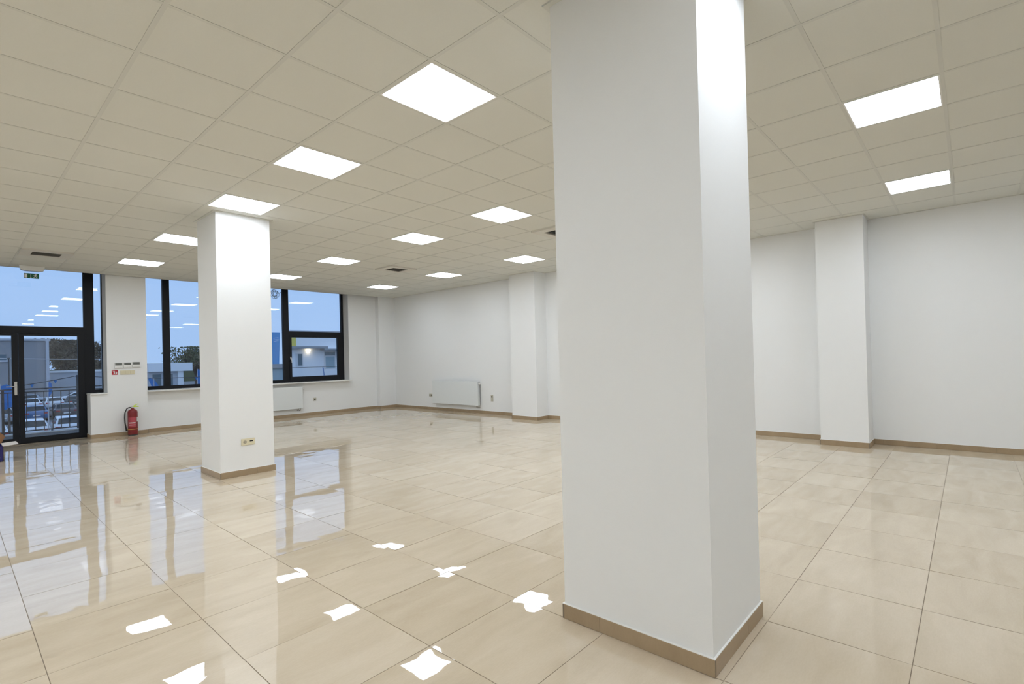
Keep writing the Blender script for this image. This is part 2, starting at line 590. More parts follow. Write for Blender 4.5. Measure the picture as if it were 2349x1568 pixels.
tag(MB().box(XL - 0.3, XL, YF - .3, YO, -0.2, WT + .1).build('wall_left', M['wall']), 'white wall beyond the left edge of the picture', None, None, 'structure')
tag(MB().box(XL, XR + 0.3, YF - 0.3, YF, -0.2, WT + .1).build('wall_front', M['wall']), 'white wall behind the camera', None, None, 'structure')


# ------------------------------------------------------------------ skirting
SK_H, SK_T = 0.074, 0.010


def skirting(parent, x0, y0, x1, y1, nx, ny, seed=0, first=None):
    """tiles along the wall line (x0,y0)-(x1,y1), standing out by SK_T along the normal (nx,ny)"""
    L = math.hypot(x1 - x0, y1 - y0)
    dx, dy = (x1 - x0) / L, (y1 - y0) / L
    s = 0.0
    step = first if first else FS
    while s < L - 1e-4:
        e = min(L, s + step)
        step = FS
        a, b = s + .0012, e - .0012
        if b - a > 0.004:
            pts = [(x0 + dx * a, y0 + dy * a), (x0 + dx * b, y0 + dy * b), (x0 + dx * b + nx * SK_T, y0 + dy * b + ny * SK_T), (x0 + dx * a + nx * SK_T, y0 + dy * a + ny * SK_T)]
            mb = MB()
            xs, ys = [p[0] for p in pts], [p[1] for p in pts]
            mb.box(min(xs), max(xs), min(ys), max(ys), 0.001, SK_H)
            mb.build('skirting_tile', M['skirting'], parent)
        s = e
    # white sealing bead on top and grout behind the joints
    ox, oy = nx * SK_T, ny * SK_T
    xs, ys = [x0, x1, x0 + ox * .9, x1 + ox * .9], [y0, y1, y0 + oy * .9, y1 + oy * .9]
    return (min(xs), max(xs), min(ys), max(ys))


def beads(parent, boxes):
    g, c = MB(), MB()
    for a, b, d, e in boxes:
        g.box(a, b, d, e, 0.0, SK_H - 0.001)
        c.box(a, b, d, e, SK_H - 0.001, SK_H + 0.003)
    g.build('joint_grout', M['grout'], parent)
    c.build('sealing_bead', M['caulk'], parent)


br = empty('baseboard_right', (XR, 6, 0), 'beige tiled skirting along the right wall', None, None, 'structure')
bx = []
ys = YF
for x, y0, y1 in PIL + [(None, YP - 0.06, None)]:
    bx.append(skirting(br, XR, ys, XR, y0, -1, 0))
    if x is None:
        break
    bx.append(skirting(br, XR - 0.0, y0, x - SK_T, y0, 0, -1))
    bx.append(skirting(br, x, y0 - 0.0, x, y1, -1, 0))
    bx.append(skirting(br, x - SK_T, y1, XR, y1, 0, 1))
    ys = y1
beads(br, bx)
bb = empty('baseboard_back', (5, YB, 0), 'beige tiled skirting along the window wall', None, None, 'structure')
bx = [skirting(bb, 8.00, YP - .06, XR, YP - .06, 0, -1), skirting(bb, 8.00, YB, 8.00, YP - .06 - SK_T, -1, 0),
      skirting(bb, P3, YB, 8.00, YB, 0, -1), skirting(bb, P3, YB, P3, YP, 1, 0), skirting(bb, W2, YP, P3, YP, 0, -1),
      skirting(bb, P2, YB, W2, YB, 0, -1), skirting(bb, P2, YB, P2, YP - SK_T, 1, 0), skirting(bb, 1.786, YP, P2, YP, 0, -1, first=0.28),
      skirting(bb, 1.786, YP - SK_T, 1.786, YW, -1, 0), skirting(bb, XL, YB, DW0, YB, 0, -1)]
beads(bb, bx)

# ------------------------------------------------------------------ columns
COLUMN_LABELS = ['massive square white column in the foreground', 'white square column standing left of centre with a double socket']
for (x0, x1, y0, y1), lab, fj in zip(COLUMNS, COLUMN_LABELS, (0.572, 0.60)):
    c = empty('column', ((x0 + x1) / 2, (y0 + y1) / 2, 0), lab, 'column', None, 'thing')
    MB().box(x0, x1, y0, y1, 0, CEIL + 0.05).build('shaft', M['wall'], c)
    bx = [skirting(c, x0, y0 - SK_T, x0, y1, -1, 0, first=fj + SK_T), skirting(c, x0, y0, x1 + SK_T, y0, 0, -1, first=0.40),
          skirting(c, x1, y0, x1, y1 + SK_T, 1, 0), skirting(c, x0 - SK_T, y1, x1, y1, 0, 1)]
    beads(c, bx)
    t = 0.03
    rim = MB()
    rim.box(x0 - t, x0, y0 - t, y1 + t, CEIL - .006, CEIL + .01)
    rim.box(x1, x1 + t, y0 - t, y1 + t, CEIL - .006, CEIL + .01)
    rim.box(x0, x1, y0 - t, y0, CEIL - .006, CEIL + .01)
    rim.box(x0, x1, y1, y1 + t, CEIL - .006, CEIL + .01)
    rim.build('ceiling_trim', M['ceiling_bar'], c)

# ------------------------------------------------------------------ ceiling lights
LL = {
    (0, 0): 'large square lit ceiling panel, nearest one left of the foreground column',
    (3, 0): 'lit ceiling panel between the nearest panel and the one touching the slimmer column',
    (6, 0): 'lit ceiling panel right against the top of the column left of centre',
    (10, 0): 'lit ceiling panel partly hidden by the left side of the column left of centre',
    (14, 0): 'lit ceiling panel nearest the glass door and window pillar',
    (3, 4): 'lit ceiling panel in the middle row, beside the foreground column',
    (6, 4): 'lit ceiling panel in the middle row, second from the foreground column',
    (10, 4): 'lit ceiling panel in the middle row, third from the foreground column',
    (14, 4): 'lit ceiling panel cut by the right edge of the column left of centre',
    (6, 8): 'lit ceiling panel in front of the pilaster beside the wall radiator',
    (10, 8): 'lit ceiling panel in the far row, between the pilaster panel and the far corner panel',
    (14, 8): 'small lit ceiling panel nearest the far room corner',
    (-4, 4): 'lit ceiling panel right of the foreground column, the upper larger one',
    (-4, 8): 'lit ceiling panel right of the foreground column, near the right wall pilaster',
}
r0, r1 = 0.018, CS - 0.018
body = MB()
H = CS / 2
body.box(-H + .014, H - .014, -H + .014, H - .014, 0.004, 0.05)
rim = MB()
for a, b, c, d in ((-H + .012, H - .012, -H + .012, -H + .022), (-H + .012, H - .012, H - .022, H - .012), (-H + .012, -H + .022, -H + .022, H - .022), (H - .022, H - .012, -H + .022, H - .022)):
    rim.box(a, b, c, d, -0.002, 0.006)
body_me, rim_me = body.mesh('housing', M['lamp_rim']), rim.mesh('rim', M['lamp_rim'])
dif = MB()
q = H - .022
cut = 0.028
oct_ = [(-q + cut, -q), (q - cut, -q), (q - cut * .3, -q + cut * .3), (q, -q + cut), (q, q - cut), (q - cut * .3, q - cut * .3), (q - cut, q), (-q + cut, q), (-q + cut * .3, q - cut * .3), (-q, q - cut), (-q, -q + cut), (-q + cut * .3, -q + cut * .3)]
dif.prism(oct_, 'z', 0.0, 0.004)
dif_me = dif.mesh('diffuser', M['panel'])
for u, v in LIGHTS:
    x, y = CX + (v + .5) * CS, CY + (u + .5) * CS
    lab = LL.get((u, v))
    o = empty('ceiling_light', (x, y, CEIL), lab or 'lit ceiling panel out of sight beside or behind the camera', 'light',
              'square ceiling light panels' if lab else 'ceiling light panels out of sight')
    link_mesh('housing', body_me, o, (0, 0, 0))
    link_mesh('rim', rim_me, o, (0, 0, 0))
    link_mesh('diffuser', dif_me, o, (0, 0, 0))

# ------------------------------------------------------------------ ceiling vents
VL = ['ceiling vent panel above the glass door, with a dark slotted grille', 'ceiling vent panel at the centre of the ceiling near the far windows',
      'ceiling vent panel half hidden by the foreground column']
for (u, v), lab in zip(VENTS, VL):
    x, y = CX + (v + .5) * CS, CY + (u + .5) * CS
    o = empty('ceiling_vent', (x, y, CEIL), lab, 'vent', 'ceiling vent panels')
    hg = 0.165
    yg = 0.0
    p = MB()
    A = H - 0.008
    zt, zb = 0.012, -0.022
    # raised plate with an opening for the grille
    for a, b, c, d in ((-A, A, -A, -hg), (-A, A, hg, A), (-A, -hg, -hg, hg), (hg, A, -hg, hg)):
        p.box(a, b, c, d, zb, zt)
    p.build('plate', M['vent'], o, local=True)
    MB().box(-hg, hg, -hg, hg, zt - .004, zt).build('duct', M['lcd'], o, local=True)
    for k in range(9):
        yy = -hg + (k + .5) * 2 * hg / 9
        s = MB()
        s.add([(-hg, yy - .016, zb + .001), (hg, yy - .016, zb + .001), (hg, yy + .015, zb + .016), (-hg, yy + .015, zb + .016),
               (-hg, yy - .016, zb + .003), (hg, yy - .016, zb + .003), (hg, yy + .015, zb + .018), (-hg, yy + .015, zb + .018)],
              [(0, 3, 2, 1), (4, 5, 6, 7), (0, 1, 5, 4), (1, 2, 6, 5), (2, 3, 7, 6), (3, 0, 4, 7)])
        s.build('slat', M['louvre'], o, local=True)


# ------------------------------------------------------------------ windows and door
def pane(parent, x0, x1, z0, z1, y=None):
    y = YW + 0.035 if y is None else y
    return MB().box(x0, x1, y, y + 0.006, z0, z1).build('pane', M['glass'], parent)


def sill(parent, x0, x1, y0=YP - 0.05):
    return MB().bevel_box(x0, x1, y0, YW + .01, 0.845, 0.872, 0.004).build('sill', M['white_plastic'], parent)


FD = YW + 0.075      # frame back
# door_1 : transom light, double leaf, mullion and narrow side light
door = empty('door_1', (1.0, YW, 0), 'black framed double glass door with glass above and narrow side light', None, None, 'structure')
f = MB()
f.box(DW0, DW0 + .14, YW, FD, 0, WT)                     # left jamb
f.box(1.757, 1.912, YW, FD, 0, WT)                       # mullion between door and side light
f.box(DW0 + .14, 1.757, YW, FD, 2.045, 2.178)             # transom
f.box(DW0 + .14, 1.757, YW, FD, WT - .06, WT)
f.box(DW0 + .14, 1.757, YW, FD, 0.0, 0.022)               # threshold
f.box(1.912, 1.95, YW, FD, 0, 0.84)
f.box(1.912, P1, YW, FD, 0.872, 0.935)                    # side light bottom rail
f.box(1.912, P1, YW, FD, WT - .06, WT)
f.box(P1 - .012, P1, YW, FD, 0.935, WT)
f.build('frame', M['frame'], door)
pane(door, DW0 + .13, 1.762, 2.17, WT - .05)
pane(door, 1.905, P1 - .005, 0.93, WT - .05)


def leaf(x0, x1, g0, g1, left):
    lf = MB()
    y0, y1 = YW - 0.012, YW + 0.06
    lf.box(x0, g0, y0, y1, 0.024, 2.043)
    lf.box(g1, x1, y0, y1, 0.024, 2.043)
    lf.box(g0, g1, y0, y1, 2.000, 2.043)
    lf.box(g0, g1, y0, y1, 0.024, 0.112)
    o = lf.build('door_leaf', M['frame'], door)
    pane(o, g0 - .005, g1 + .005, 0.105, 2.01, YW + .025)
    return o


right_leaf = leaf(0.860, 1.755, 0.928, 1.664, False)
left_leaf = leaf(DW0 + .142, 0.855, DW0 + .22, 0.770, True)
hd = MB()
hd.bevel_box(0.795, 0.835, YW - .022, YW - .011, 0.905, 1.155, 0.004)
hd.tube([(0.815, YW - .02, 1.065), (0.815, YW - .062, 1.065), (0.80, YW - .07, 1.065), (0.69, YW - .07, 1.065)], 0.0085, 8)
tag(hd.build('handle', M['metal'], left_leaf), 'metal lever handle on a long plate')
sl = sill(door, 1.78, P1 - 0.002, YP - .03)


def window(name, label, x0, x1, mull, sash=None):
    w = empty(name, ((x0 + x1) / 2, YW, 0.87), label, None, None, 'structure')
    f = MB()
    f.box(x0, x1, YW, FD, 0.872, 0.945)
    f.box(x0, x1, YW, FD, WT - .06, WT)
    f.box(x0, x0 + .04, YW, FD, .945, WT - .06)
    f.box(x1 - (0.06 if sash else .04), x1, YW, FD, .945, WT - .06)
    for a, b in mull:
        f.box(a, b, YW, FD, .945, WT - .06)
    if sash:
        f.box(mull[-1][1], x1 - .06, YW, FD, 2.075, 2.19)
    f.build('frame', M['frame'], w)
    return w


w2 = window('window_1', 'tall black framed window between the pillar and the slimmer column', P2, W2, [(3.04, 3.165)])
pane(w2, P2 + .03, 3.045, .94, WT - .05)
pane(w2, 3.16, W2 - .03, .94, WT - .05)
sill(w2, P2 + .002, W2 - .002)
w3 = window('window_2', 'black framed window with opening sash right of the slimmer column', P3, W3 - .005, [(5.545, 5.69)], sash=True)
pane(w3, P3 + .03, 5.55, .94, WT - .05)
pane(w3, 5.685, 7.115, 2.185, WT - .05)
s = MB()
sx0, sx1, sz0, sz1 = 5.690, 7.105, 0.945, 2.075
y0, y1 = YW - 0.014, YW + .062
s.box(sx0, sx0 + .058, y0, y1, sz0, sz1)
s.box(sx1 - .118, sx1, y0, y1, sz0, sz1)
s.box(sx0 + .058, sx1 - .118, y0, y1, sz0, sz0 + .065)
s.box(sx0 + .058, sx1 - .118, y0, y1, sz1 - .045, sz1)
so = s.build('sash', M['frame'], w3)
pane(so, sx0 + .05, sx1 - .11, sz0 + .06, sz1 - .04, YW + .025)
hd = MB()
hd.bevel_box(5.701, 5.727, YW - .026, YW - .013, 1.46, 1.53, 0.003)
hd.tube([(5.714, YW - .02, 1.50), (5.714, YW - .052, 1.50), (5.717, YW - .058, 1.485), (5.725, YW - .058, 1.375)], [.008, .008, .009, .007], 8)
hd.build('handle', M['white_plastic'], so)
sill(w3, P3 + .002, W3 + .012)
# cable coil by the mullion of the second window
cc = MB()
rnd = random.Random(3)
for k in range(6):
    pts = []
    ox, oz, rr = rnd.uniform(-.03, .03), rnd.uniform(-.03, .03), 0.10 + rnd.uniform(-.05, .02)
    for a in range(20):
        t = 2 * math.pi * a / 20
        pts.append((5.415 + ox + rr * math.cos(t) * .8, YW + 0.11 + .01 * math.sin(2 * t + k), 3.13 + oz + rr * math.sin(t)))
    cc.tube(pts, 0.0042, 6, closed=True)
cc.tube([(5.48, YW + .11, 3.16), (5.54, YW + .10, 3.18), (5.58, YW + .09, 3.22), (5.59, YW + .085, WT)], 0.006, 6)
tag(cc.build('cable_coil', M['cable']), 'coil of thin dark cable hanging outside high by the window mullion', 'cable')


# ------------------------------------------------------------------ radiators
def radiator(name, label, axis, a0, a1, face, z0, z1, valve_high):
    """axis 'x': hangs on the window wall; axis 'y': hangs on the right wall. a0..a1 along the wall, valve at a1 side"""
    T0, T1 = 0.045, 0.105     # gap behind, total depth
    def B(mb, p0, p1, d0, d1, zz0, zz1, bev=0):
        p0, p1 = min(p0, p1), max(p0, p1)
        args = (p0, p1, face - d1, face - d0, zz0, zz1) if axis == 'x' else (face - d1, face - d0, p0, p1, zz0, zz1)
        return mb.bevel_box(*args, bev) if bev else mb.box(*args)
    def P(p, d, z):
        return (p, face - d, z) if axis == 'x' else (face - d, p, z)
    loc = P((a0 + a1) / 2, 0, z0)
    r = empty(name, loc, label, 'radiator', 'white panel radiators')
    B(MB(), a0, a1, T1 - .014, T1, z0, z1, .004).build('front_panel', M['radiator'], r)
    B(MB(), a0, a1, T0, T0 + .014, z0 + .01, z1 - .01, .003).build('rear_panel', M['radiator'], r)
    g = MB()
    s = -1 if a1 < a0 else 1
    n = 28
    for k in range(n + 1):
        p = a0 + (a1 - a0) * k / n
        B(g, p - .002 * s, p + .002 * s, T0 + .004, T1 - .004, z1 - .012, z1 - .002)
    B(g, a0, a1, T0, T0 + .006, z1 - .010, z1)
    g.build('top_grille', M['radiator'], r)
    for p in (a0 + .003 * s, a1 - .003 * s):
        B(MB(), p - .003, p + .003, T0, T1 - .003, z0 + .012, z1 - .006).build('side_cover', M['radiator'], r)
    for p in (a0 + .25 * s, a1 - .25 * s):
        B(MB(), p - .015, p + .015, .002, T0 + .002, z0 + .05, z1 - .05).build('bracket', M['metal'], r)
    v = MB()
    v.lathe([(.013, 0), (.018, .012), (.019, .05), (.015, .056)], P(a1 + (.004 if s > 0 else -.06), (T0 + T1) / 2, z1 - .06), 14, 'x' if axis == 'x' else 'y')
    tag(v.build('valve', M['white_plastic'], r), 'white valve knob at the top corner')
    for k in (0, 1):
        pi = MB()
        pp = a1 - (.05 + .05 * k) * s
        pi.tube([P(pp, .075, z0 + .01), P(pp, .075, z0 - .035), P(pp, .06, z0 - .05), P(pp, 0.002, z0 - .05)], .008, 8)
        pi.build('pipe', M['metal'], r)
    return r


radiator('radiator', 'white panel radiator under the window, cut by the slimmer column', 'x', 4.9, 5.84, YB, 0.205, 0.765, True)
radiator('radiator', 'white panel radiator on the far part of the right wall', 'y', 11.12, 9.30, XR, 0.195, 0.80, True)


# ------------------------------------------------------------------ sockets
def plate(mb, axis, face, a, z, w, hh, d, bev=.003):
    if axis == 'x':
        return mb.bevel_box(a - w / 2, a + w / 2, face - d, face, z - hh / 2, z + hh / 2, bev)
    return mb.bevel_box(face - d, face, a - w / 2, a + w / 2, z - hh / 2, z + hh / 2, bev)


def disc(mb, axis, face, a, z, r, d0, d1, seg=18):
    c = (a, face, z) if axis == 'x' else (face, a, z)
    return mb.lathe([(r, -d0), (r, -d1)] if False else [(r, -d1), (r, -d0)], c, seg, 'y' if axis == 'x' else 'x')


def socket(label, axis, face, a, z, kinds, vertical=False, mat='cream_plastic'):
    n = len(kinds)
    pitch = 0.073
    loc = (a, face, z) if axis == 'x' else (face, a, z)
    o = empty('wall_socket', loc, label, 'socket')
    if vertical:
        plate(MB(), axis, face, a, z, 0.082, pitch * n + .009, .010).build('cover_plate', M[mat], o)
    else:
        plate(MB(), axis, face, a, z, pitch * n + .009, 0.082, .010).build('cover_plate', M[mat], o)
    sgn = 1 if axis == 'x' else -1
    for k, kd in enumerate(kinds):
        off = (k - (n - 1) / 2) * pitch
        aa, zz = (a, z - off) if vertical else (a + off * sgn, z)
        if kd == 'power':
            m1 = MB()
            disc(m1, axis, face, aa, zz, .0205, .0098, .0112)
            ins = m1.build('insert', M['dark_hole'] if mat != 'cream_plastic' else M['shade_cream'], o)
            pn = MB()
            for q_ in (-.0095, .0095):
                disc(pn, axis, face, aa + q_, zz, .0042, .011, .0118, 8)
            pn.build('contact_hole', M['dark_hole'], ins)
        elif kd == 'data':
            m1 = MB()
            plate(m1, axis, face, aa, zz + .008, .040, .016, .0118, .002)
            m1.build('data_port', M['dark_hole'], o)
        elif kd == 'rocker':
            m1 = MB()
            plate(m1, axis, face, aa, zz, .060, .060, .0135, .003)
            m1.build('rocker', M[mat], o)
    return o


M['shade_cream'] = material('cream_socket_insert', (0.40, 0.36, 0.27), 0.5)
socket('cream double socket low on the slimmer column, one slot black', 'x', COLUMNS[1][2], 2.390, 0.408, ['power', 'data'])
socket('single wall socket under the third window sill, right of the radiator', 'x', YB, 6.19, 0.408, ['power'], mat='grey_plastic')
socket('double wall socket left of the radiator on the right wall', 'y', XR, 11.31, 0.395, ['power', 'power'], mat='grey_plastic')
socket('two stacked wall sockets right of the radiator on the right wall', 'y', XR, 8.91, 0.39, ['power', 'rocker'], vertical=True, mat='grey_plastic')
socket('wall socket barely showing beside the right edge of the foreground column', 'y', XR, 2.80, 0.388, ['power'], mat='grey_plastic')

# thermostats, switches and signs on the pillar
for k, (a, lab) in enumerate(((2.215, 'leftmost white thermostat with grey display on the pillar'), (2.355, 'middle white thermostat with grey display on the pillar'),
                              (2.495, 'rightmost white thermostat with grey display on the pillar'))):
    z = 1.405 + k * .006
    t = empty('thermostat', (a, YP, z), lab, 'thermostat', 'row of thermostats on the pillar')
    plate(MB(), 'x', YP, a, z, .128, .112, .024, .004).build('case', M['white_plastic'], t)
    plate(MB(), 'x', YP - .0235, a, z + .026, .108, .048, .0015, .0006).build('display', M['lcd'], t)
    b = MB()
    for q_ in (-.036, 0, .036):
        plate(b, 'x', YP - .0235, a + q_, z - .035, .022, .012, .003, .001)
    b.build('button', M['white_plastic'], t)
sw = empty('switch_plate', (2.355, YP, 1.262), 'cream triple light switch plate under the thermostats', 'switch')
plate(MB(), 'x', YP, 2.355, 1.262, .232, .084, .011, .003).build('cover_plate', M['cream_plastic'], sw)
for k in range(3):
    plate(MB(), 'x', YP - .010, 2.355 + (k - 1) * .073, 1.262, .062, .062, .005, .002).build('rocker', M['cream_plastic'], sw)

fs = empty('fire_sign', (2.155, YP, 1.222), 'small red fire extinguisher sign left of the switch plate', 'sign')
MB().box(2.109, 2.203, YP - .003, YP, 1.222, 1.316).build('sign_plate', M['red_sign'], fs)
pc = MB()
yy = YP - .0042


def flat(mb, pts, y, t=.0012):
    return mb.prism(pts, 'y', y, y + t)


def circle(cx, cz, r, n=14):
    return [(cx + r * math.cos(2 * math.pi * i / n), cz + r * math.sin(2 * math.pi * i / n)) for i in range(n)]


flat(pc, [(2.138, 1.236), (2.156, 1.236), (2.156, 1.272), (2.151, 1.282), (2.143, 1.282), (2.138, 1.272)], yy)
flat(pc, [(2.143, 1.284), (2.151, 1.284), (2.160, 1.295), (2.156, 1.300), (2.143, 1.290)], yy)
flat(pc, [(2.120, 1.300), (2.126, 1.306), (2.142, 1.292), (2.138, 1.287)], yy)
flat(pc, [(2.168, 1.240), (2.186, 1.240), (2.194, 1.258), (2.188, 1.272), (2.184, 1.264), (2.178, 1.292), (2.171, 1.272), (2.166, 1.262)], yy)
pc.build('pictogram', M['white_print'], fs)

# emergency light and exit sign under the ceiling
el = empty('exit_light', (1.0, 12.8, CEIL), 'white emergency light under the ceiling holding a green exit sign', 'light')
MB().prism([(0.842, CEIL), (1.168, CEIL), (1.150, CEIL - .068), (1.10, CEIL - .082), (0.905, CEIL - .082), (0.862, CEIL - .068)], 'y', 12.74, 12.86).build('housing', M['white_plastic'], el)
MB().box(.90, 1.095, 12.797, 12.803, CEIL - .128, CEIL - .08).build('clear_plate', M['glass'], el)
sg = MB().box(.903, 1.092, 12.794, 12.806, CEIL - .212, CEIL - .126).build('sign_plate', M['green'], el)
pc = MB()
zb, y_ = CEIL - .204, 12.7928
flat(pc, [(.908, zb), (.944, zb), (.944, zb + .070), (.908, zb + .070)], y_)                       # doorway
flat(pc, [(.975, zb + .012), (.987, zb + .002), (.999, zb + .012)], y_)                            # arrow down
flat(pc, [(.984, zb + .012), (.990, zb + .012), (.990, zb + .060), (.984, zb + .060)], y_)
flat(pc, circle(1.052, zb + .062, .007), y_)                                                        # running man
flat(pc, [(1.036, zb + .030), (1.046, zb + .028), (1.058, zb + .052), (1.046, zb + .056)], y_)
flat(pc, [(1.046, zb + .056), (1.046, zb + .050), (1.030, zb + .048), (1.024, zb + .038), (1.020, zb + .041), (1.028, zb + .054)], y_)
flat(pc, [(1.056, zb + .053), (1.062, zb + .042), (1.076, zb + .044), (1.076, zb + .038), (1.059, zb + .035), (1.052, zb + .046)], y_)
flat(pc, [(1.036, zb + .032), (1.043, zb + .028), (1.034, zb + .012), (1.016, zb + .008), (1.014, zb + .013), (1.029, zb + .018)], y_)
flat(pc, [(1.040, zb + .029), (1.047, zb + .029), (1.062, zb + .020), (1.072, zb + .002), (1.066, zb + .001), (1.056, zb + .016)], y_)
pc.build('pictogram', M['white_print'], sg)

# ------------------------------------------------------------------ fire extinguisher
ex, ey = 2.398, YP - 0.125
fe = empty('fire_extinguisher', (ex, ey, 0), 'red fire extinguisher with black hose standing at the pillar', 'fire extinguisher')
R_ = 0.080
MB().lathe([(R_ * .93, 0.0), (R_, .012), (R_, .44), (R_ * .97, .465), (R_ * .85, .487), (R_ * .6, .503), (.03, .512), (.02, .53)], (ex, ey, .012), 28).build('cylinder', M['red'], fe)
MB().lathe([(R_ * .96, 0), (R_ * .98, .03), (R_ * .9, .03)], (ex, ey, .0), 28).build('foot_ring', M['rubber'], fe)
lb = MB()
n = 14
for zz0, zz1, a0, a1, mt, nm in ((.17, .36, -155, -60, 'pink_label', 'label'), (.27, .36, -48, -8, 'white_print', 'white_label'), (.245, .262, -145, -70, 'white_print', 'print_line'), (.205, .212, -145, -70, 'white_print', 'print_line')):
    lb = MB()
    rr = R_ + (.0012 if nm != 'print_line' else .002)
    v = []
    for i in range(n + 1):
        a = math.radians(a0 + (a1 - a0) * i / n)
        for r2 in (rr, rr - .002):
            for z in (zz0, zz1):
                v.append((ex + r2 * math.cos(a), ey + r2 * math.sin(a), z))
    f = []
    for i in range(n):
        b = i * 4
        f += [(b, b + 4, b + 5, b + 1), (b + 2, b + 3, b + 7, b + 6), (b + 1, b + 5, b + 7, b + 3), (b, b + 2, b + 6, b + 4)]
    f += [(0, 1, 3, 2), (n * 4, n * 4 + 2, n * 4 + 3, n * 4 + 1)]
    lb.add(v, f)
    lb.build(nm, M[mt], fe)
bd = MB()
bd.tube([(ex + (R_ + .003) * math.cos(t), ey + (R_ + .003) * math.sin(t), .125) for t in [2 * math.pi * i / 28 for i in range(28)]], .005, 6, closed=True)
bd.build('strap', M['yellow_band'], fe)
vb = MB()
vb.lathe([(.018, 0), (.02, .012), (.02, .04), (.014, .045)], (ex, ey, .535), 14)
vb.box(ex - .03, ex + .02, ey - .01, ey + .01, .552, .570)
vb.build('valve', M['metal'], fe)
hl = MB()
hl.prism([(ex - .02, .575), (ex + .03, .600), (ex + .085, .625), (ex + .088, .618), (ex + .04, .590), (ex + .10, .570), (ex + .10, .562), (ex + .02, .562)], 'y', ey - .012, ey + .012)
hl.build('squeeze_handle', M['lime'], fe)
hs = MB()
hs.tube([(ex - .02, ey, .560), (ex - .055, ey - .01, .562), (ex - .095, ey - .015, .535), (ex - .122, ey - .015, .46), (ex - .128, ey - .015, .36), (ex - .124, ey - .012, .26), (ex - .112, ey - .01, .17), (ex - .098, ey - .005, .10)],
        [.010, .010, .010, .010, .010, .011, .013, .017], 10)
hs.build('hose', M['rubber'], fe)

# ------------------------------------------------------------------ carton at the left edge
bxo = empty('carton_box', (0.28, 11.35, 0), 'open navy carton with brown flap at the left picture edge', 'box')
X0, X1, Y0, Y1, ZT_ = 0.02, 0.535, 11.15, 11.62, 0.225
cw = MB()
cw.box(X0, X1, Y0, Y0 + .006, .001, ZT_)
cw.box(X0, X1, Y1 - .006, Y1, .001, ZT_)
cw.box(X0, X0 + .006, Y0, Y1, .001, ZT_)
cw.box(X1 - .006, X1, Y0, Y1, .001, ZT_)
cw.box(X0, X1, Y0, Y1, .001, .006)
cw.build('carton_wall', M['navy'], bxo)
fl = MB()
fl.add([(X1 - .003, Y0, ZT_), (X1 - .003, Y1, ZT_), (X1 + .16, Y1, ZT_ + .012), (X1 + .16, Y0, ZT_ + .012), (X1 - .003, Y0, ZT_ + .005), (X1 - .003, Y1, ZT_ + .005), (X1 + .16, Y1, ZT_ + .017), (X1 + .16, Y0, ZT_ + .017)],
       [(0, 3, 2, 1), (4, 5, 6, 7), (0, 1, 5, 4), (1, 2, 6, 5), (2, 3, 7, 6), (3, 0, 4, 7)])
fl.build('flap', M['carton_white'], bxo)
fl = MB()
fl.add([(X0, Y1 - .004, ZT_), (X1, Y1 - .004, ZT_), (X1 + .05, Y1 + .05, ZT_ + .10), (X1 - .08, Y1 + .08, ZT_ + .26), (X0, Y1 + .08, ZT_ + .24),
        (X0, Y1 + .001, ZT_), (X1, Y1 + .001, ZT_), (X1 + .05, Y1 + .055, ZT_ + .10), (X1 - .08, Y1 + .085, ZT_ + .26), (X0, Y1 + .085, ZT_ + .24)],
       [(0, 1, 2, 3, 4), (9, 8, 7, 6, 5), (0, 5, 6, 1), (1, 6, 7, 2), (2, 7, 8, 3), (3, 8, 9, 4), (4, 9, 5, 0)])
tag(fl.build('flap', M['cardboard'], bxo), 'brown upright cardboard flap')
pm = MB()
for k in range(3):
    pm.box(X1, X1 + .001, Y0 + .06, Y0 + .13 + .05 * k, .05 + .05 * k, .072 + .05 * k)
    pm.box(.36, .50 - .03 * k, Y0 - .001, Y0, .05 + .045 * k, .075 + .045 * k)
pm.build('print', M['white_print'], bxo)

# ------------------------------------------------------------------ outside: balcony
bal = empty('balcony_railing', (1.0, 15.5, 0), 'dark metal balcony railing of upright bars outside the glass door', 'railing')
yr = 15.5
rl = MB()
for z in (.953, .888, .058):
    o = MB().box(-1.2, 2.75, yr - .016, yr + .016, z - .012, z + .012).build('rail', M['rail'], bal)
x = -1.19
k = 0
while x < 2.75:
    MB().box(x - .007, x + .007, yr - .007, yr + .007, .070, .876).build('baluster', M['rail'], bal)
    x += .1343
    k += 1
for x in (-1.2, 0.75, 2.74):
    MB().box(x - .02, x + .02, yr - .02, yr + .02, .01, .942).build('post', M['rail'], bal)
MB().box(2.73, 2.76, YO, yr, .94, .965).build('side_rail', M['rail'], bal)
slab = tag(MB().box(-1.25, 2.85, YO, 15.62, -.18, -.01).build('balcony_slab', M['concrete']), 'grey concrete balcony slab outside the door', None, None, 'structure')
MB().box(-1.25, 2.85, 15.36, 15.64, -.01, .008).build('edge_strip', M['pale_concrete'], slab)

# ------------------------------------------------------------------ outside: ground, buildings
GZ = -3.5
tag(MB().box(-60, 140, 14.0, 240, GZ - .3, GZ).build('ground', M['asphalt']), 'asphalt car yard below the windows', None, None, 'structure')
tag(MB().box(XL - .3, XR + .3, YO - .02, YO, GZ, -0.2).build('wall_outside', M['pale_wall']), 'outer wall below the windows', None, None, 'structure')

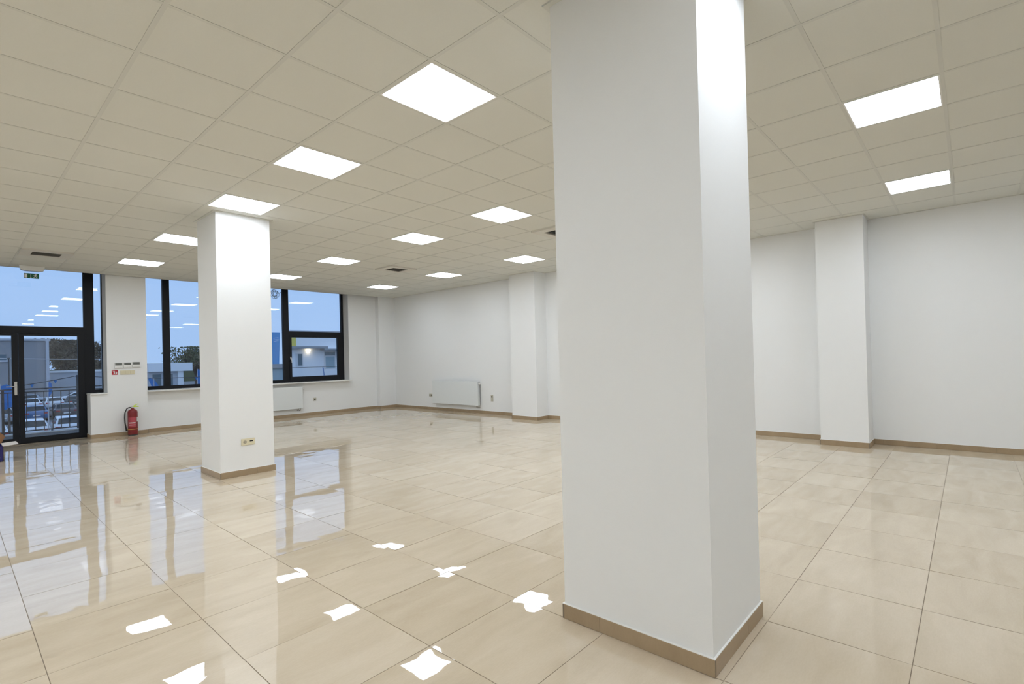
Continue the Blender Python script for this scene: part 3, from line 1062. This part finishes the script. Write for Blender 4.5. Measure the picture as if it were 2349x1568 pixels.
hall = empty('hall_building', (-5, 120, GZ), 'big grey hall behind the car yard, seen through the door', 'building')
MB().box(-30, 10.25, 110, 135, GZ, 5.8).build('wall', M['hall'], hall)
MB().box(-30.1, 10.5, 109.8, 135.1, 5.8, 6.12).build('parapet', M['hall_trim'], hall)
MB().box(9.95, 10.3, 109.6, 110, -1.5, 5.8).build('downpipe', M['hall_trim'], hall)
wn_ = MB().box(2.0, 5.75, 109.9, 110.05, 2.9, 3.75).build('window', M['far_glass'], hall)
MB().box(1.8, 5.95, 109.8, 110.02, 2.62, 2.9).build('window_ledge', M['hall_trim'], wn_)

low = empty('low_building', (17, 122, GZ), 'low pale building behind the flags, right of the grey hall', 'building')
MB().box(10.8, 22.0, 116, 124, GZ, .78).build('wall', M['pale_wall'], low)
MB().box(10.7, 22.1, 115.8, 124.2, .78, 1.10).build('roof_edge', M['white_render'], low)
MB().box(17.6, 18.8, 115.95, 116.02, -1.9, -.5).build('window', M['far_glass'], low)

lw2 = empty('low_building', (25, 112, GZ), 'low white flat-roofed building seen through the tall window', 'building')
MB().box(22.3, 28.7, 108, 116, 0.48, 1.95).build('roof_band', M['white_render'], lw2)
MB().box(22.5, 27.4, 108.8, 116, GZ, 0.48).build('wall', M['pale_wall'], lw2)
MB().box(26.6, 27.4, 108.4, 108.82, GZ, 0.48).build('pillar', M['white_render'], lw2)
MB().box(23.0, 24.2, 108.7, 108.82, -2.2, .0).build('window', M['far_glass'], lw2)
MB().box(24.6, 25.9, 108.7, 108.82, -3.4, .0).build('door', M['far_glass'], lw2)

dl = empty('showroom_building', (26, 55, GZ), 'white building with a yellow panel seen through the right window', 'building')
MB().prism([(21.1, 50), (32, 50), (32, 62), (27.2, 62)], 'z', GZ, 2.75).build('wall', M['white_render'], dl)
MB().prism([(21.4, 50.6), (32, 50.6), (32, 62), (27.3, 62)], 'z', 2.75, 4.45).build('upper_wall', M['white_render'], dl)
MB().box(21.1, 24.6, 49.2, 50.2, 2.75, 2.98).build('canopy', M['roof_edge'], dl)
MB().box(24.2, 32, 49.0, 50.2, 2.55, 2.74).build('canopy', M['roof_edge'], dl)
MB().box(21.45, 22.0, 50.4, 50.62, 2.98, 3.95).build('panel', M['yellow_panel'], dl)
MB().prism([(21.35, 50.5), (32, 50.5), (32, 62.1), (27.35, 62.1)], 'z', 4.45, 4.6).build('parapet', M['hall_trim'], dl)
wf = MB().box(24.55, 25.75, 49.93, 50.02, 0.75, 2.45).build('window', M['white_print'], dl)
MB().box(24.62, 25.68, 49.90, 49.95, 2.05, 2.40).build('pane', M['far_glass'], wf)
MB().box(24.70, 25.62, 49.90, 49.95, 0.80, 1.95).build('pane', M['blind'], wf)
wf = MB().box(21.75, 22.45, 49.93, 50.02, 1.05, 2.3).build('window', M['white_print'], dl)
MB().box(21.95, 22.35, 49.90, 49.95, 1.12, 2.24).build('pane', M['far_glass'], wf)
lampb = MB()
lampb.lathe([(.02, 0), (.14, -.05), (.17, -.14), (.02, -.15)], (22.95, 49.8, 2.66), 14)
lampb.build('lit_wall_lamp', M['wall_lamp'], dl)

# ------------------------------------------------------------------ outside: blue pylon, flags, wires
py = empty('pylon_sign', (20.05, 50, GZ), 'tall blue sign pylon beside the window mullion', 'sign')
MB().prism([(19.85, GZ), (20.02, GZ), (20.36, 4.32), (19.60, 4.32)], 'y', 50.0, 50.3).build('pylon_body', M['pylon'], py)
lg = MB()
for k, (z, w_) in enumerate(((3.75, .26), (3.60, .30), (3.45, .24))):
    lg.prism([(20.0 - w_, z), (20.0 + w_ * .6, z + .09), (20.0 + w_, z + .03), (20.0 + w_ * .6, z + .045), (20.0 - w_ * .9, z - .05)], 'y', 49.97, 50.0)
lg.build('emblem', M['pylon_mark'], py)


def flag(x, y, z0, z1, w, label, lean=0.0, mat='blue'):
    o = empty('beach_flag', (x, y, GZ), label, 'flag', 'blue advertising flags in the car yard')
    MB().tube([(x, y, GZ), (x, y, z1 - .1), (x + .05 * w, y, z1)], [.04, .025, .015], 6).build('flag_pole', M['white_cable'], o)
    pts = [(x + .03, z0), (x + w * .9, z0 + .25), (x + w, z0 + (z1 - z0) * .5), (x + w * .8, z1 - (z1 - z0) * .15), (x + w * .35, z1), (x + .03, z1 - .08)]
    pts = [(a + lean * (z - z0), z) for a, z in pts]
    MB().prism(pts, 'y', y - .01, y + .01).build('flag_cloth', M[mat], o)
    return o


flag(1.52, 33, -.45, .75, .55, 'wide blue flag at the left picture edge, in the left door leaf')
flag(4.05, 44, -.35, .62, .2, 'slim blue flag seen mid glass of the right door leaf')
flag(5.80, 46, -.4, .66, .35, 'blue flag by the right stile of the right door leaf')
flag(9.8, 46, -.55, .55, .45, 'tilted blue flag at the left edge of the tall window', lean=-.35)
flag(12.8, 47, -.9, 1.1, .34, 'pointed blue flag beside the slimmer column, through the tall window')
flag(22.55, 46, -.4, .95, .16, 'thin dark blue flag in front of the white building', lean=-.12)


sh = empty('garden_shed', (18, 46, GZ), 'low grey shed in front of the blue pylon', 'shed')
MB().box(16.6, 19.3, 45.6, 47.0, GZ, .95).build('wall', M['blind'], sh)
MB().box(16.5, 19.4, 45.4, 47.1, .95, 1.33).build('roof', M['roof_edge'], sh)


def wire(name, label, pts, r, mat):
    P = []
    for (a, b, sag) in pts:
        for i in range(12):
            t = i / 12
            P.append((a[0] + (b[0] - a[0]) * t, a[1] + (b[1] - a[1]) * t, a[2] + (b[2] - a[2]) * t - sag * 4 * t * (1 - t)))
    P.append(pts[-1][1])
    return tag(MB().tube(P, r, 5).build(name, M[mat]), label, 'cable')


ps = empty('pennant_string', (4, 40, GZ), 'sagging dark line of blue pennants strung between two posts over the cars', 'bunting')
A_, B_, C_ = (-1.0, 38, .15), (5.15, 42, .93), (14.5, 42, .7)
P = []
for a, b, s_ in ((A_, B_, .12), (B_, C_, .25)):
    for i in range(12):
        t = i / 12
        P.append((a[0] + (b[0] - a[0]) * t, a[1] + (b[1] - a[1]) * t, a[2] + (b[2] - a[2]) * t - s_ * 4 * t * (1 - t)))
P.append(C_)
MB().tube(P, .022, 5).build('line', M['cable'], ps)
for q_ in (A_, B_, C_):
    MB().tube([(q_[0], q_[1], GZ), (q_[0], q_[1], q_[2] + .05)], .045, 7).build('post', M['rail'], ps)
for i in range(2, len(P) - 1, 2):
    a = P[i]
    MB().prism([(a[0] - .08, a[2] - .02), (a[0] + .08, a[2] - .02), (a[0], a[2] - .22)], 'y', a[1] - .006, a[1] + .006).build('pennant', M['blue'], ps)
wire('overhead_cable', 'pale overhead cable crossing high behind the right door leaf', [((-6, 60, 2.95), (9, 60, 2.15), .15)], .035, 'white_cable')
cb2 = empty('overhead_cable', (23, 44, GZ), 'dark cable crossing in front of the white showroom building', 'cable')
MB().tube([(17.0 + t, 44, 1.0 + .012 * t - .4 * (t / 14) * (1 - t / 14)) for t in range(15)], .022, 5).build('line', M['cable'], cb2)
for x_ in (17.0, 31.0):
    MB().tube([(x_, 44, GZ), (x_, 44, 1.0 + .012 * (x_ - 17) + .05)], .045, 7).build('post', M['rail'], cb2)
lp = empty('lamp_post', (2.45, 45, GZ), 'thin grey lamp post seen through the left door leaf', 'post')
MB().tube([(2.45, 45, GZ), (2.45, 45, 2.05)], [.05, .035], 8).build('pole', M['rail'], lp)
MB().bevel_box(2.39, 2.51, 44.8, 45.1, 2.05, 2.13, .02).build('lamp_head', M['rail'], lp)
MB().lathe([(.14, 0), (.14, .03), (.08, .05)], (2.45, 45, GZ), 12).build('base', M['rail'], lp)


# ------------------------------------------------------------------ outside: cars
def car(label, x, y, rz, mat, kind='hatch'):
    """rear of the car faces local -y"""
    o = empty('parked_car', (x, y, GZ), label, 'car', 'cars parked in rows in the yard', None, rz)
    L, Wd = 4.3, 1.78
    # lower body as rings along y
    prof = [(-2.15, .36, .78, .74), (-2.10, .28, .98, .84), (-1.6, .24, 1.00, .885), (0, .22, .96, .89), (1.2, .24, .92, .885), (1.9, .28, .80, .82), (2.15, .38, .66, .68)]
    v, f = [], []
    for (yy_, zb_, zt_, hw) in prof:
        v += [(-hw, yy_, zb_), (-hw * 1.0, yy_, zt_ - .18), (-hw * .93, yy_, zt_), (hw * .93, yy_, zt_), (hw, yy_, zt_ - .18), (hw, yy_, zb_)]
    n6 = 6
    for i in range(len(prof) - 1):
        for k in range(n6):
            k2 = (k + 1) % n6
            f.append((i * 6 + k, i * 6 + k2, (i + 1) * 6 + k2, (i + 1) * 6 + k))
    f += [(5, 4, 3, 2, 1, 0), tuple(range((len(prof) - 1) * 6, len(prof) * 6))]
    MB().add(v, f, True).build('body', M[mat], o, local=True)
    # cabin rings
    rear = -1.98 if kind == 'hatch' else -1.45
    cab = [(rear, .94, .80), (rear + .42, 1.40, .62), (-.6, 1.47, .62), (.2, 1.45, .62), (1.05, .92, .78)]
    v, f = [], []
    for yy_, zt_, hw in cab:
        v += [(-.80, yy_, .90), (-hw, yy_, zt_), (hw, yy_, zt_), (.80, yy_, .90)]
    for i in range(len(cab) - 1):
        for k in range(3):
            f.append((i * 4 + k, i * 4 + k + 1, (i + 1) * 4 + k + 1, (i + 1) * 4 + k))
    f += [(0, 3, 2, 1), (16, 17, 18, 19)]
    MB().add(v, f, True).build('roof', M[mat], o, local=True)
    g = MB()   # rear window
    def lerp(a, b, t):
        return tuple(a[i] + (b[i] - a[i]) * t for i in range(3))
    a, b = (rear, .94), (rear + .42, 1.40)
    g.add([(-.66, rear + .045, 1.00), (.66, rear + .045, 1.00), (.58, rear + .36, 1.355), (.3, rear + .385, 1.375), (-.3, rear + .385, 1.375), (-.58, rear + .36, 1.355),
           (-.66, rear + .02, 1.00), (.66, rear + .02, 1.00), (.58, rear + .335, 1.365), (.3, rear + .36, 1.385), (-.3, rear + .36, 1.385), (-.58, rear + .335, 1.365)],
          [(0, 1, 2, 3, 4, 5), (11, 10, 9, 8, 7, 6), (0, 6, 7, 1), (1, 7, 8, 2), (2, 8, 9, 3), (3, 9, 10, 4), (4, 10, 11, 5), (5, 11, 6, 0)])
    g.build('rear_window', M['car_glass'], o, local=True)
    g = MB()
    g.add([(-.68, .98, .985), (.68, .98, .985), (.58, .30, 1.40), (-.58, .30, 1.40), (-.68, 1.01, 1.0), (.68, 1.01, 1.0), (.58, .32, 1.425), (-.58, .32, 1.425)],
          [(0, 3, 2, 1), (4, 5, 6, 7), (0, 1, 5, 4), (1, 2, 6, 5), (2, 3, 7, 6), (3, 0, 4, 7)])
    g.build('windscreen', M['car_glass'], o, local=True)
    for sx in (-1, 1):
        w_ = MB()
        q1 = [(rear + .42, .98), (rear + .55, 1.34), (.12, 1.37), (.78, .98)]
        v = [(sx * (.80 - (z - .9) * .33 + .004), yy_, z) for yy_, z in q1] + [(sx * (.80 - (z - .9) * .33 + .018), yy_, z) for yy_, z in q1]
        w_.add(v, [(0, 1, 2, 3), (7, 6, 5, 4), (0, 4, 5, 1), (1, 5, 6, 2), (2, 6, 7, 3), (3, 7, 4, 0)])
        w_.build('side_window', M['car_glass'], o, local=True)
        MB().box(min(sx * .50, sx * .80), max(sx * .50, sx * .80), -2.16, -2.04, .72, .84).build('tail_lamp', M['tail'], o, local=True)
        for yy_ in (-1.35, 1.35):
            MB().lathe([(.30, 0), (.33, .03), (.33, .17), (.30, .20)], (sx * .80 - (.1), yy_, .33), 16, 'x').build('wheel', M['tyre'], o, local=True)
    MB().box(-.26, .26, -2.175, -2.14, .52, .63).build('number_plate', M['plate'], o, local=True)
    return o


def at_px(px, y):
    """x on the line of sight of picture column px at depth y (ground plan)"""
    return y * (.0930 + .000443 * (px - 110))


for lab, px, y, rz, mat, kd in (
    ('white car in the nearest row, at the left picture edge', -20, 50, .0, 'car_white', 'hatch'),
    ('white hatchback in the nearest row, behind the meeting door stiles', 64, 50.5, .03, 'car_white', 'hatch'),
    ('white hatchback in the nearest row, mid glass of the right leaf', 152, 51, -.03, 'car_white', 'hatch'),
    ('silver car in the second row, at the left picture edge', 4, 68, .0, 'car_silver', 'hatch'),
    ('blue saloon in the second row, through the right door leaf', 76, 69, .0, 'car_blue', 'saloon'),
    ('brown car in the second row, behind the middle railing bars', 142, 70, .03, 'car_brown', 'saloon'),
    ('silver car in the second row, behind the right door stile', 206, 71, .0, 'car_silver', 'hatch'),
    ('dark car in the third row, in the left door leaf', 12, 86, .0, 'car_dark', 'saloon'),
    ('white car in the third row, left part of the right leaf', 66, 87, .05, 'car_white', 'saloon'),
    ('white car in the third row, mid glass of the right leaf', 118, 87.5, .0, 'car_white', 'hatch'),
    ('dark car in the third row, by the right stile of the door', 170, 88, .0, 'car_dark', 'saloon'),
    ('white car in the third row, behind the narrow side light', 224, 88, .0, 'car_white', 'hatch'),
    ('silver car in the last row before the grey hall', 60, 100, 1.57, 'car_silver', 'saloon'),
    ('white car in the last row, right of the silver car', 172, 101, 1.57, 'car_white', 'saloon'),
):
    car(lab, at_px(px, y), y, rz, mat, kd)


# ------------------------------------------------------------------ outside: trees
def tree(label, x, y, top, spread, mat, seed, leaves=900, low=0.25):
    rnd = random.Random(seed)
    o = empty('bare_tree', (x, y, GZ), label, 'tree', 'trees behind the car yard')
    tr = MB()
    hgt = top - GZ
    tr.tube([(x, y, GZ), (x + .1, y, GZ + hgt * .3), (x - .05, y, GZ + hgt * .6)], [.22, .17, .10], 8)
    tips = []
    for k in range(16):
        a = rnd.uniform(0, 2 * math.pi)
        z0 = GZ + hgt * rnd.uniform(.22, .55)
        rr = spread * rnd.uniform(.4, .95)
        z1 = GZ + hgt * rnd.uniform(.40 if low < .2 else .55, .98)
        m_ = (x + rr * .45 * math.cos(a), y + rr * .45 * math.sin(a), (z0 + z1) / 2 + .2)
        e_ = (x + rr * math.cos(a), y + rr * math.sin(a), z1)
        tr.tube([(x, y, z0), m_, e_], [.08, .05, .02], 5)
        tips += [m_, e_]
        for j in range(5):
            e2 = (e_[0] + rnd.uniform(-1, 1) * spread * .3, e_[1] + rnd.uniform(-1, 1) * .5, e_[2] + rnd.uniform(-.5, .5) * hgt * .12)
            tr.tube([m_, e2], [.025, .008], 4)
            tips.append(e2)
    tr.build('branches', M['bark'], o)
    lf = MB()
    for k in range(leaves):
        t = rnd.choice(tips)
        p = [t[i] + rnd.gauss(0, 1) * (spread * .17 if i < 2 else hgt * .07) for i in range(3)]
        p[2] = min(p[2], top)
        if p[2] < GZ + hgt * low:
            continue
        s_ = rnd.uniform(.14, .34)
        d1 = Vector((rnd.uniform(-1, 1), rnd.uniform(-1, 1), rnd.uniform(-1, 1))).normalized() * s_
        d2 = Vector((rnd.uniform(-1, 1), rnd.uniform(-1, 1), rnd.uniform(-1, 1))).normalized() * s_
        c = Vector(p)
        lf.add([c - d1, c - d2 * .6, c + d1, c + d2 * .6], [(0, 1, 2, 3)])
    tag(lf.build('foliage', M[mat], o), kind='stuff')
    return o


tree('brown leafy tree right beside the grey hall corner', 15.6, 142, 7.3, 4.2, 'leaf_brown', 1, 7000, .05)
tree('brown tree behind the low building, by the door stile', 21.0, 158, 7.6, 4.8, 'leaf_brown', 2, 7000, .05)
tree('green tree seen in the narrow side light', 29.0, 172, 4.2, 3.2, 'leaf', 3, 6000, .1)
tree('bare greenish tree behind the low white building', 31.0, 124, 5.2, 3.2, 'leaf', 4, 1500, .45)
tree('small tree beside the column, through the tall window', 35.6, 132, 4.0, 2.4, 'leaf_brown', 5, 1500, .2)
tag(MB().box(15, 110, 190, 192, GZ, 1.2).build('distant_ridge', M['leaf']), 'distant dark treeline along the horizon', 'hill', None, 'stuff')
